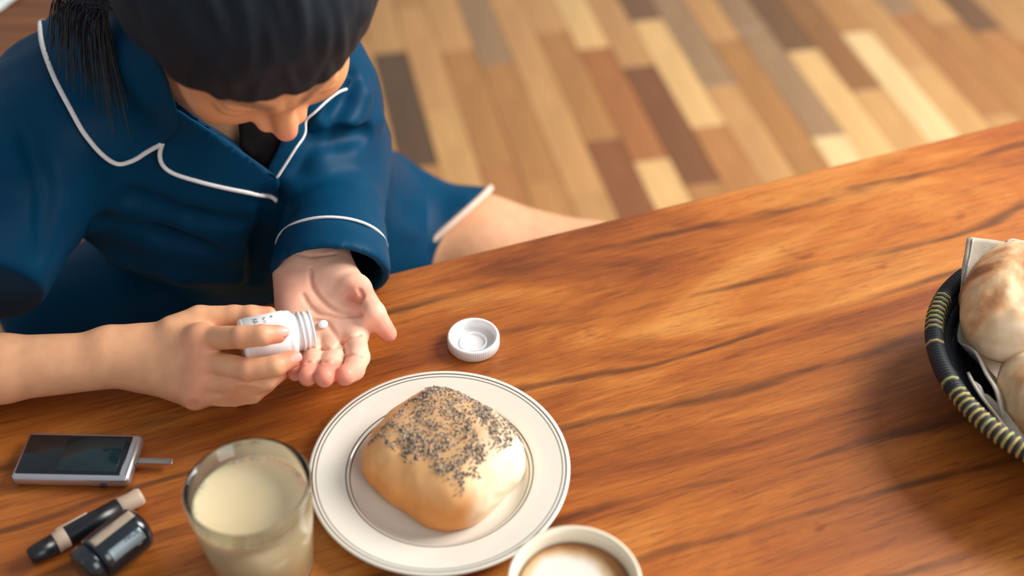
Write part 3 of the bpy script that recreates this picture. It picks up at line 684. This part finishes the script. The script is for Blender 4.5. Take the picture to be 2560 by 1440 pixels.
gold = np.array(lin(232, 156, 84)[:3]); pale = np.array(lin(244, 226, 196)[:3]); peach = np.array(lin(246, 192, 132)[:3])
k = np.clip((L[:, 0] * .85 - L[:, 1] * .1 - .018 + wv_ * .005) / .02, 0, 1)[:, None]; k2 = np.clip((L[:, 2] - .005 + wv_ * .004) / .02, 0, 1)[:, None]
col = gold * (1 - k2) + peach * k2; col = col * (1 - k) + pale * k
low = np.clip((-L[:, 2] - .010) / .010, 0, 1)[:, None]; col = col * (1 - low * .5) + np.array(lin(214, 150, 84)[:3]) * low * .5
def seedmask(V):
    L = (V - BC) @ BRt; return (L[:, 2] > .004) & (np.maximum(np.abs(L[:, 0] - .001) / .042, np.abs(L[:, 1] - .006) / .040) + wobble(V, 50, .10, .012) < 1)
sm_ = np.clip((1.12 - np.maximum(np.abs((L @ BRt)[:, 0] / .038), np.abs((L @ BRt)[:, 1] - .004) / .034) - wv_ * .06) * 4, 0, 1) * (L[:, 2] > .004)
col = col * (1 - sm_[:, None] * .6) + np.array(lin(176, 144, 112)[:3]) * sm_[:, None] * .6
vcol(me, 'tone', col); roll = link('bread_roll', me, CRUST); tag(roll, 'golden square-shaped bread roll with dark seeds on top, lying on the plate', 'bread')
idx = np.where(seedmask(V) & (nn[:, 2] > .25))[0]; SV = []; SF = []; tot = 4200
dens = wobble(V, 61, 1, .012); pick = idx[RS.randint(0, len(idx), tot * 3)]; pick = pick[(dens[pick] + RS.randn(len(pick)) * .55) > .1][:tot]
for i in pick:
    n_ = nn[i]; a = RS.randn(3); a -= n_ * (a @ n_); a /= np.linalg.norm(a); b = np.cross(n_, a); s_ = .00045 + .0004 * RS.rand(); c = V[i] + RS.randn(3) * .0004; o_ = len(SV)
    for q in (a * s_ * 1.7, -a * s_ * 1.7, b * s_, -b * s_, n_ * s_ * .8, -n_ * s_ * .5): SV.append(c + n_ * .0003 + q)
    SF += [(o_, o_ + 2, o_ + 4), (o_ + 2, o_ + 1, o_ + 4), (o_ + 1, o_ + 3, o_ + 4), (o_ + 3, o_, o_ + 4), (o_ + 2, o_, o_ + 5), (o_ + 1, o_ + 2, o_ + 5), (o_ + 3, o_ + 1, o_ + 5), (o_, o_ + 3, o_ + 5)]
m = N('poppy_seed'); m.set(Base_Color=m.ramp(m.noise(m.coord(), 420, 2), [(.42, lin(84, 74, 68)), (.5, lin(150, 130, 110)), (.6, lin(196, 176, 152))]), Roughness=.7)
o = link('seeds', pyd('seeds', SV, SF, False), m.m, roll); o['kind'] = 'stuff'; o['label'] = 'grey and black seeds'
# ------------------------------------------------------------------ glass of cloudy drink
m = N('clear_glass'); m.set(Base_Color=(.98, .98, .95, 1), Roughness=.02, Transmission_Weight=1.0, IOR=1.45); GLASS = m.m
m = N('cloudy_lemonade'); m.set(Base_Color=m.ramp(m.noise(m.coord(), 18, 3), [(.3, lin(206, 188, 150)), (.7, lin(216, 198, 162))]), Roughness=.08, Transmission_Weight=.0, IOR=1.33, Subsurface_Weight=.5, Subsurface_Scale=.02); LIQ = m.m
gc = Q(618, 1214, .797); GH = gc[2] - TZ; gl = empty('drinking_glass', (gc[0], gc[1], TZ + .0003), 'tapered clear drinking glass of pale cloudy drink left of the plate', 'glass')
R0, R1 = .0345, .0425; rr_ = lambda z: R0 + (R1 - R0) * z / GH
link('glass_wall', lathe('glass_wall', [(0, 0), (R0 - .003, 0), (R0, .002), (rr_(GH * .5), GH * .5), (R1, GH - .0015), (R1 - .001, GH), (R1 - .0028, GH - .0005), (rr_(GH * .5) - .0028, GH * .5), (R0 - .0026, .008), (R0 - .006, .0055), (0, .005)], 96), GLASS, gl, False)
LQ = GH - .017; wr = lambda z: rr_(z) - .0022
dk = link('drink', lathe('drink', [(0, .0048), (R0 - .0062, .0050), (R0 - .0022, .0085), (wr(LQ), LQ + .0012), (wr(LQ) - .0012, LQ), (0, LQ)], 96), LIQ, gl, False); dk['label'] = 'pale cloudy lemonade'
m = N('bubble'); m.set(Base_Color=(1, 1, .96, 1), Roughness=.05, Transmission_Weight=.8, IOR=1.2); BUB = m.m
SV = []; SF = []
for i in range(70):
    a = random.uniform(0, 6.28); s_ = random.uniform(.0006, .0020); r = wr(LQ) - s_ * 1.1; bm = bmesh.new(); bmesh.ops.create_icosphere(bm, subdivisions=1, radius=s_); o_ = len(SV)
    for v in bm.verts: SV.append((v.co.x + r * math.cos(a), v.co.y + r * math.sin(a), v.co.z + LQ + s_ * .3))
    for f_ in bm.faces: SF.append(tuple(o_ + v.index for v in f_.verts))
    bm.free()
o = link('bubbles', pyd('bubbles', SV, SF), BUB, gl, False); o['kind'] = 'stuff'
# ------------------------------------------------------------------ coffee cup
gc = Q(1437, 1452, .762); UH = gc[2] - TZ; cup = empty('coffee_cup', (gc[0], gc[1], TZ + .0003), 'cream ceramic cup of foamy coffee at the bottom edge', 'cup')
CERA = simple('cream_ceramic', lin(236, 224, 198), .2, nz=.03)
link('cup_wall', lathe('cup_wall', [(0, .003), (.024, .003), (.026, 0), (.029, 0), (.031, .006), (.0375, UH * .45), (.0418, UH - .003), (.0428, UH), (.0408, UH + .0004), (.0390, UH - .004), (.0345, UH * .45), (.027, .008), (0, .006)], 96), CERA, cup, False)
V, Fc = tube_geo(spline([(.035, 0, UH * .85), (.052, 0, UH * .82), (.060, 0, UH * .6), (.054, 0, UH * .36), (.034, 0, UH * .3)], 6), .0042, 10); o = link('handle', pyd('cup_handle', V, Fc), CERA, cup, False); o.rotation_euler = (0, 0, math.radians(-75))
m = N('milk_foam'); tc = m.n('TexCoord'); mp = m.n('Mapping'); mp.inputs['Location'].default_value = (.0045, -.000, 0); m.l(tc.outputs['Object'], mp.inputs[0]); ln = m.n('VectorMath', operation='LENGTH')
nz = m.noise(m.coord(), 60, 4); m.l(mp.outputs[0], ln.inputs[0]); ma = m.n('Math', operation='MULTIPLY_ADD'); ma.inputs[1].default_value = .012; m.l(nz, ma.inputs[0]); m.l(ln.outputs['Value'], ma.inputs[2])
mm = m.n('Math', operation='MULTIPLY'); mm.inputs[1].default_value = 20; m.l(ma.outputs[0], mm.inputs[0])
m.set(Base_Color=m.ramp(mm.outputs[0], [(.60, lin(230, 220, 208)), (.70, lin(208, 172, 128)), (.80, lin(168, 108, 56))]), Roughness=.5); FOAM = m.m
cz = UH - .011
fo = link('coffee_foam', lathe('coffee_foam', [(0, .0012), (.020, .001), (.0345, 0), (.0366, .0006), (.030, -.006), (0, -.008)], 64), FOAM, cup, False); fo.location = (0, 0, cz); fo['label'] = 'off-white milk foam with a brown edge'
# ------------------------------------------------------------------ glucose meter with test strip
def frame_from(tl, tr, br, bl, z):
    a, b, c, d = [P(*q, z) for q in (tl, tr, br, bl)]; cen = (a + b + c + d) / 4; xv = ((b - a) + (c - d)) / 2; yv = ((a - d) + (b - c)) / 2
    return cen, math.atan2(xv[1], xv[0]), np.linalg.norm(xv), np.linalg.norm(yv)
MT = .011; cen, ang, wx, wy = frame_from((64, 1078), (354, 1084), (324, 1200), (30, 1194), TZ + MT)
mt = empty('glucose_meter', (cen[0], cen[1], TZ + .0003), 'flat silver-framed glucose meter with black screen and a test strip', 'glucose meter', ang)
o = link('case', rbox('meter_case', wx, wy, MT, .004, 4), ALU, mt, False); o.location = (0, 0, MT / 2)
m = N('black_screen_glass'); m.set(Base_Color=(.004, .007, .010, 1), Roughness=.12); SCR = m.m
o = link('screen', rbox('meter_screen', wx - .010, wy - .008, .0012, .0005, 2), SCR, mt, False); o.location = (-.0018, 0, MT + .0002)
m = N('dim_display'); m.set(Base_Color=(.006, .020, .026, 1), Roughness=.15); DIS = m.m
o = link('display', rbox('meter_display', wx * .50, wy * .72, .0004, .0001, 1), DIS, mt, False); o.location = (wx * .13, 0, MT + .00095)
o = link('test_strip', rbox('test_strip', .030, .0055, .0012, .0005, 2), simple('strip_grey', lin(150, 142, 136), .25, .6), mt, False); o.location = (wx / 2 + .013, -.001, MT * .62)
o = link('strip_port', rbox('strip_port', .003, .010, .0045, .0008, 2), simple('port_grey', lin(90, 82, 76), .5), mt, False); o.location = (wx / 2 - .0006, -.001, MT * .62)
o = link('button', rbox('meter_button', .005, .0026, .003, .0008, 2), BLACK, mt, False); o.location = (wx * .28, -wy / 2 - .0006, MT * .35)
# ------------------------------------------------------------------ lancing pen
pr = .0078
a = P(78, 1392, TZ + pr); b = P(342, 1246, TZ + pr); Ln = np.linalg.norm(b - a); pa_ = math.atan2(b[1] - a[1], b[0] - a[0])
pen = empty('lancing_pen', (a[0], a[1], TZ + .0002), 'black and beige lancing pen lying below the glucose meter', 'lancing pen', pa_)
def along(name, pr_list, mat, parent=None, sc_=(1, 1)):
    me = lathe(name, [(r, z) for z, r in pr_list], 40); me.transform(Matrix.Rotation(math.radians(90), 4, 'Y')); me.transform(Matrix.Diagonal((1, 1, 1, 1)))
    o = link(name, me, mat, parent or pen, False); return o
s = Ln
for nm, pl2, mt_ in (('tip', [(-.001, 0), (-.001, .0052), (.001, .0066), (.006, .0070), (.018, .0074), (.0185, 0)], BLACK), ('ring', [(.0182, 0), (.0182, .0076), (.0186, .0078), (.0265, .0078), (.0270, .0076), (.0270, 0)], BEIGE),
                     ('barrel', [(.0268, 0), (.0268, .0074), (.0275, .0077), (s * .55, .0078), (s - .014, .0076), (s - .0135, 0)], BLACK), ('end_button', [(s - .0137, 0), (s - .0137, .0070), (s - .0125, .0073), (s - .005, .0066), (s + .001, .0069), (s + .004, .0060), (s + .0048, 0)], BEIGE)):
    o = along(nm, pl2, mt_); o.location = (0, 0, pr)
o = link('side_slider', rbox('side_slider', s * .30, .002, .002, .0006, 2), BEIGE, pen, False); o.location = (s * .42, .0068, pr + .0042)
# ------------------------------------------------------------------ test strip vial
vr = .0172
a = P(238, 1402, TZ + vr); b = P(345, 1318, TZ + vr); va = math.atan2(b[1] - a[1], b[0] - a[0]); Lv = np.linalg.norm(b - a)
vial = empty('test_strip_vial', (a[0], a[1], TZ + .0002), 'glossy black test strip vial with beige label lying beside the lancing pen', 'vial', va)
m = N('glossy_black'); m.set(Base_Color=(.006, .012, .018, 1), Roughness=.2, Coat_Weight=.5); GB = m.m
o = along('vial_body', [(0, 0), (0, vr - .003), (.001, vr - .0008), (.004, vr), (Lv - .004, vr), (Lv, vr - .001), (Lv + .0035, vr - .005), (Lv + .0045, vr - .009), (Lv + .0045, 0)], GB, vial); o.location = (0, 0, vr)
o = along('vial_lid', [(-.0115, 0), (-.0115, vr - .005), (-.0105, vr - .003), (-.003, vr - .0012), (-.0008, vr - .0016), (-.0002, 0)], GB, vial); o.location = (0, 0, vr)
o = link('lid_tab', rbox('lid_tab', .006, .012, .002, .0008, 2), GB, vial, False); o.location = (-.009, 0, 2 * vr - .0035)
def patch(name, a0, a1, x0, x1, mat, rad):
    V = []; Fc = []
    for i in range(15):
        for j in range(12):
            t = a0 + (a1 - a0) * j / 11; V.append((x0 + (x1 - x0) * i / 14, rad * math.cos(t), rad * math.sin(t)))
    for i in range(14):
        for j in range(11): Fc.append((i * 12 + j, i * 12 + j + 1, i * 12 + j + 13, i * 12 + j + 12))
    o = link(name, pyd(name, V, Fc), mat, vial, False); o.location = (0, 0, vr); s = o.modifiers.new('s', 'SOLIDIFY'); s.thickness = .0003; s.offset = 0; return o
patch('label', math.radians(78), math.radians(102), .002, Lv - .001, BEIGE, vr + .0003)
m = N('silver_print'); m.set(Base_Color=lin(150, 165, 172), Metallic=.7, Roughness=.35); patch('silver_label', math.radians(128), math.radians(160), .006, Lv - .004, m.m, vr + .0003)
def flat_text(txt, size, name, ang_, x0, mat, parent):
    cu = bpy.data.curves.new('t', 'FONT'); cu.body = txt; cu.size = size; cu.extrude = .00006; to = bpy.data.objects.new('t', cu); C.objects.link(to)
    bpy.context.view_layer.update(); me = bpy.data.meshes.new_from_object(to.evaluated_get(bpy.context.evaluated_depsgraph_get())); bpy.data.objects.remove(to)
    for v in me.vertices:
        x, y, z = v.co; t = ang_ + -y / vr; r = vr + .0006 + z; v.co = (x0 + x, r * math.cos(t), r * math.sin(t) + vr)
    me.materials.clear(); return link(name, me, mat, parent, False)
flat_text('NCE', .006, 'label_print', math.radians(138), Lv * .52, simple('navy_print', lin(30, 48, 72), .5), vial)
flat_text('ILEITOUH', .0040, 'label_print', math.radians(86), .0045, simple('faint_print', lin(150, 132, 118), .6), vial)
# ------------------------------------------------------------------ bread basket
BX, BY = .4596, .6528; BZ = .806; BRr = .1285
bk = empty('bread_basket', (BX, BY, TZ), 'round woven basket with a black and yellow wrapped rim at right edge', 'basket')
m = N('dark_coil'); m.set(Base_Color=m.ramp(m.noise(m.coord((160, 160, 40)), 1, 3), [(.3, (.005, .007, .012, 1)), (.7, (.022, .026, .034, 1))]), Roughness=.6); COIL = m.m
V = []; Fc = []
lv = [(.080, .006), (.088, .013), (.096, .021), (.104, .029), (.111, .037), (.118, .045), (.1235, .050)]
for r, z in lv:
    tube_geo([(r * math.cos(t), r * math.sin(t), z) for t in np.linspace(0, 2 * math.pi, 97)[:-1]], .0056, 8, V, Fc, closed=True)
for r in (.008, .018, .028, .038, .048, .058, .068, .076): tube_geo([(r * math.cos(t), r * math.sin(t), .0055) for t in np.linspace(0, 2 * math.pi, 49)[:-1]], .0054, 6, V, Fc, closed=True)
o = link('woven_wall', pyd('woven_wall', V, Fc), COIL, bk, False)
NW = 280; V, Fc = tube_geo([(BRr * math.cos(t), BRr * math.sin(t), .056) for t in np.linspace(0, 2 * math.pi, 97)[:-1]], .0058, 8, closed=True); link('rim_core', pyd('rim_core', V, Fc), COIL, bk, False)
t_ = 2 * math.pi / NW * .5; V, Fc = tube_geo([(BRr * (math.cos(x) ), BRr * math.sin(x), .056) for x in np.linspace(-t_ * .95, t_ * .95, 5)], [.0064, .0072, .0075, .0072, .0064], 8, cap=False); wme = pyd('rim_wrap', V, Fc)
m = N('straw_wrap'); oi = m.n('ObjectInfo'); m.set(Base_Color=m.mix(.6, oi.outputs['Color'], m.ramp(m.noise(m.coord((300, 300, 300)), 1, 3), [(.3, (.6, .6, .6, 1)), (.7, (1.2, 1.2, 1.2, 1))]), 'MULTIPLY'), Roughness=.6); wme.materials.append(m.m)
YEL = lin(170, 156, 96); BLK = (.012, .014, .02, 1)
for i in range(NW):
    o = bpy.data.objects.new('rim_wrap', wme); C.objects.link(o); o.parent = bk; a_ = 2 * math.pi * i / NW; o.rotation_euler = (0, .0, a_ + .0)
    dg = math.degrees(a_); yel = (i % 2 == 0)
    if 166 < dg < 172 or 174 < dg < 186 or 130 < dg < 145: yel = False
    if 75 < dg < 128: yel = i % 6 == 0
    if 186 < dg < 196 : yel = i % 4 == 0
    o.color = tuple(c * random.uniform(.75, 1.1) for c in (YEL if yel else BLK)[:3]) + (1,)
# linen napkin
m = N('linen'); ww = m.noise(m.coord((1, 1, 1)), 700, 2); m.set(Base_Color=m.ramp(m.noise(m.coord(), 26, 3), [(.3, lin(160, 148, 132)), (.7, lin(204, 194, 180))]), Roughness=.9); m.bump(ww, .4, .0006); LINEN = m.m
nk = empty('linen_napkin', (BX, BY, TZ + .02), 'greige linen napkin lining the basket, one corner standing over the rim', 'napkin')
V = []; Fc = []; NR, NA = 22, 96
for i in range(NR):
    for j in range(NA):
        a_ = 2 * math.pi * j / NA; t = i / (NR - 1); r = .104 * t + .006 * t * math.sin(a_ * 5 + 1) ; z = .014 + .050 * max(0, t - .55) ** 1.3 * 2.2 + .006 * t * math.sin(a_ * 7 + t * 4) + .004 * t * math.sin(a_ * 13)
        V.append((BX + r * math.cos(a_), BY + r * math.sin(a_), TZ + z))
for i in range(NR - 1):
    for j in range(NA): j2 = (j + 1) % NA; Fc.append((i * NA + j, i * NA + j2, (i + 1) * NA + j2, (i + 1) * NA + j))
o = link('lining', pyd('lining', V, Fc), LINEN, nk); s_ = o.modifiers.new('s', 'SOLIDIFY'); s_.thickness = .002
def cloth_patch(name, A, B_, C_, D_, sag, nu=16, nv=16, thick=.0022):
    A, B_, C_, D_ = [np.array(x) for x in (A, B_, C_, D_)]; V = []; Fc = []
    nrm = np.cross(B_ - A, D_ - A); nrm /= np.linalg.norm(nrm)
    for i in range(nu):
        for j in range(nv):
            u, v = i / (nu - 1), j / (nv - 1); p = (A * (1 - u) + B_ * u) * (1 - v) + (D_ * (1 - u) + C_ * u) * v
            V.append(p + nrm * (sag * math.sin(u * math.pi) * math.sin(v * 2.6 + .3) + .0015 * math.sin(u * 9 + v * 5)))
    for i in range(nu - 1):
        for j in range(nv - 1): Fc.append((i * nv + j, i * nv + j + 1, (i + 1) * nv + j + 1, (i + 1) * nv + j))
    o = link(name, pyd(name, V, Fc), LINEN, nk); s = o.modifiers.new('s', 'SOLIDIFY'); s.thickness = thick; s.offset = 0; return o
zt = TZ + .095
cloth_patch('folded_corner', P(2426, 592, zt), P(2530, 606, zt - .012), P(2500, 760, TZ + .055), P(2404, 750, TZ + .058), .004)
cloth_patch('folded_corner', P(2418, 594, zt - .002), P(2432, 596, zt), P(2412, 760, TZ + .056), P(2402, 756, TZ + .056), -.003, 6, 16)
cloth_patch('edge_fold', P(2516, 606, TZ + .085), P(2600, 600, TZ + .082), P(2600, 660, TZ + .06), P(2530, 640, TZ + .06), .004)
cloth_patch('edge_fold', P(2420, 930, TZ + .052), P(2470, 985, TZ + .05), P(2580, 1110, TZ + .048), P(2520, 1090, TZ + .05), .006)
# two bread rolls in the basket
m = N('floured_crust'); a1 = m.noise(m.coord(kind='Object'), 16, 5, .6, .4); a2 = m.noise(m.coord(kind='Object'), 110, 4)
cb = m.ramp(a1, [(.30, lin(150, 92, 50)), (.40, lin(196, 142, 94)), (.48, lin(214, 178, 136)), (.62, lin(220, 194, 162))])
m.set(Base_Color=m.mix(.5, cb, m.ramp(a2, [(.3, (.8, .72, .66, 1)), (.7, (1.06, 1.06, 1.06, 1))]), 'MULTIPLY'), Roughness=.75); m.bump(a2, .3, .001); FLOUR = m.m
def loaf(name, c, r, rot, seed, label):
    c = np.array(c); R = np.array(Matrix.Rotation(rot, 3, 'Z')); r = np.array(r)
    def f(p):
        q = (p - c.astype(f32)) @ R.astype(f32); d = ell(q, (0, 0, 0), r); d = smin(d, ell(q, (r[0] * .3, 0, -.004), r * (.75, .92, .9)), .015)
        d = ssub(d, cone(q, (-r[0] * .5, -r[1] * .2, r[2] * 1.02), (r[0] * .6, r[1] * .25, r[2] * 1.02), .0035, .002), .012); return np.maximum(d, -(q[:, 2] + r[2] * .7))
    V, Qd = sdf_geo(f, c - max(r) - .02, c + max(r) + .02, .002); me = fast_mesh(name, V, Qd); nn = vnorm(me)
    V = V + nn * (wobble(V, seed, .0022, .028) + wobble(V, seed + 1, .0007, .008))[:, None]; me.vertices.foreach_set('co', V.astype(f32).ravel()); me.update()
    o = link(name, me, FLOUR); tag(o, label, 'bread'); return o
l1 = P(2530, 765, TZ + .065); loaf('crusty_bread', (l1[0], l1[1], TZ + .068), (.064, .038, .034), math.radians(60), 71, 'large pale crusty roll lying on top in the basket')
l2 = P(2622, 1002, TZ + .05); loaf('crusty_bread', (l2[0], l2[1], TZ + .052), (.050, .034, .026), math.radians(80), 81, 'lower crusty roll at the basket front, partly cut by the frame')
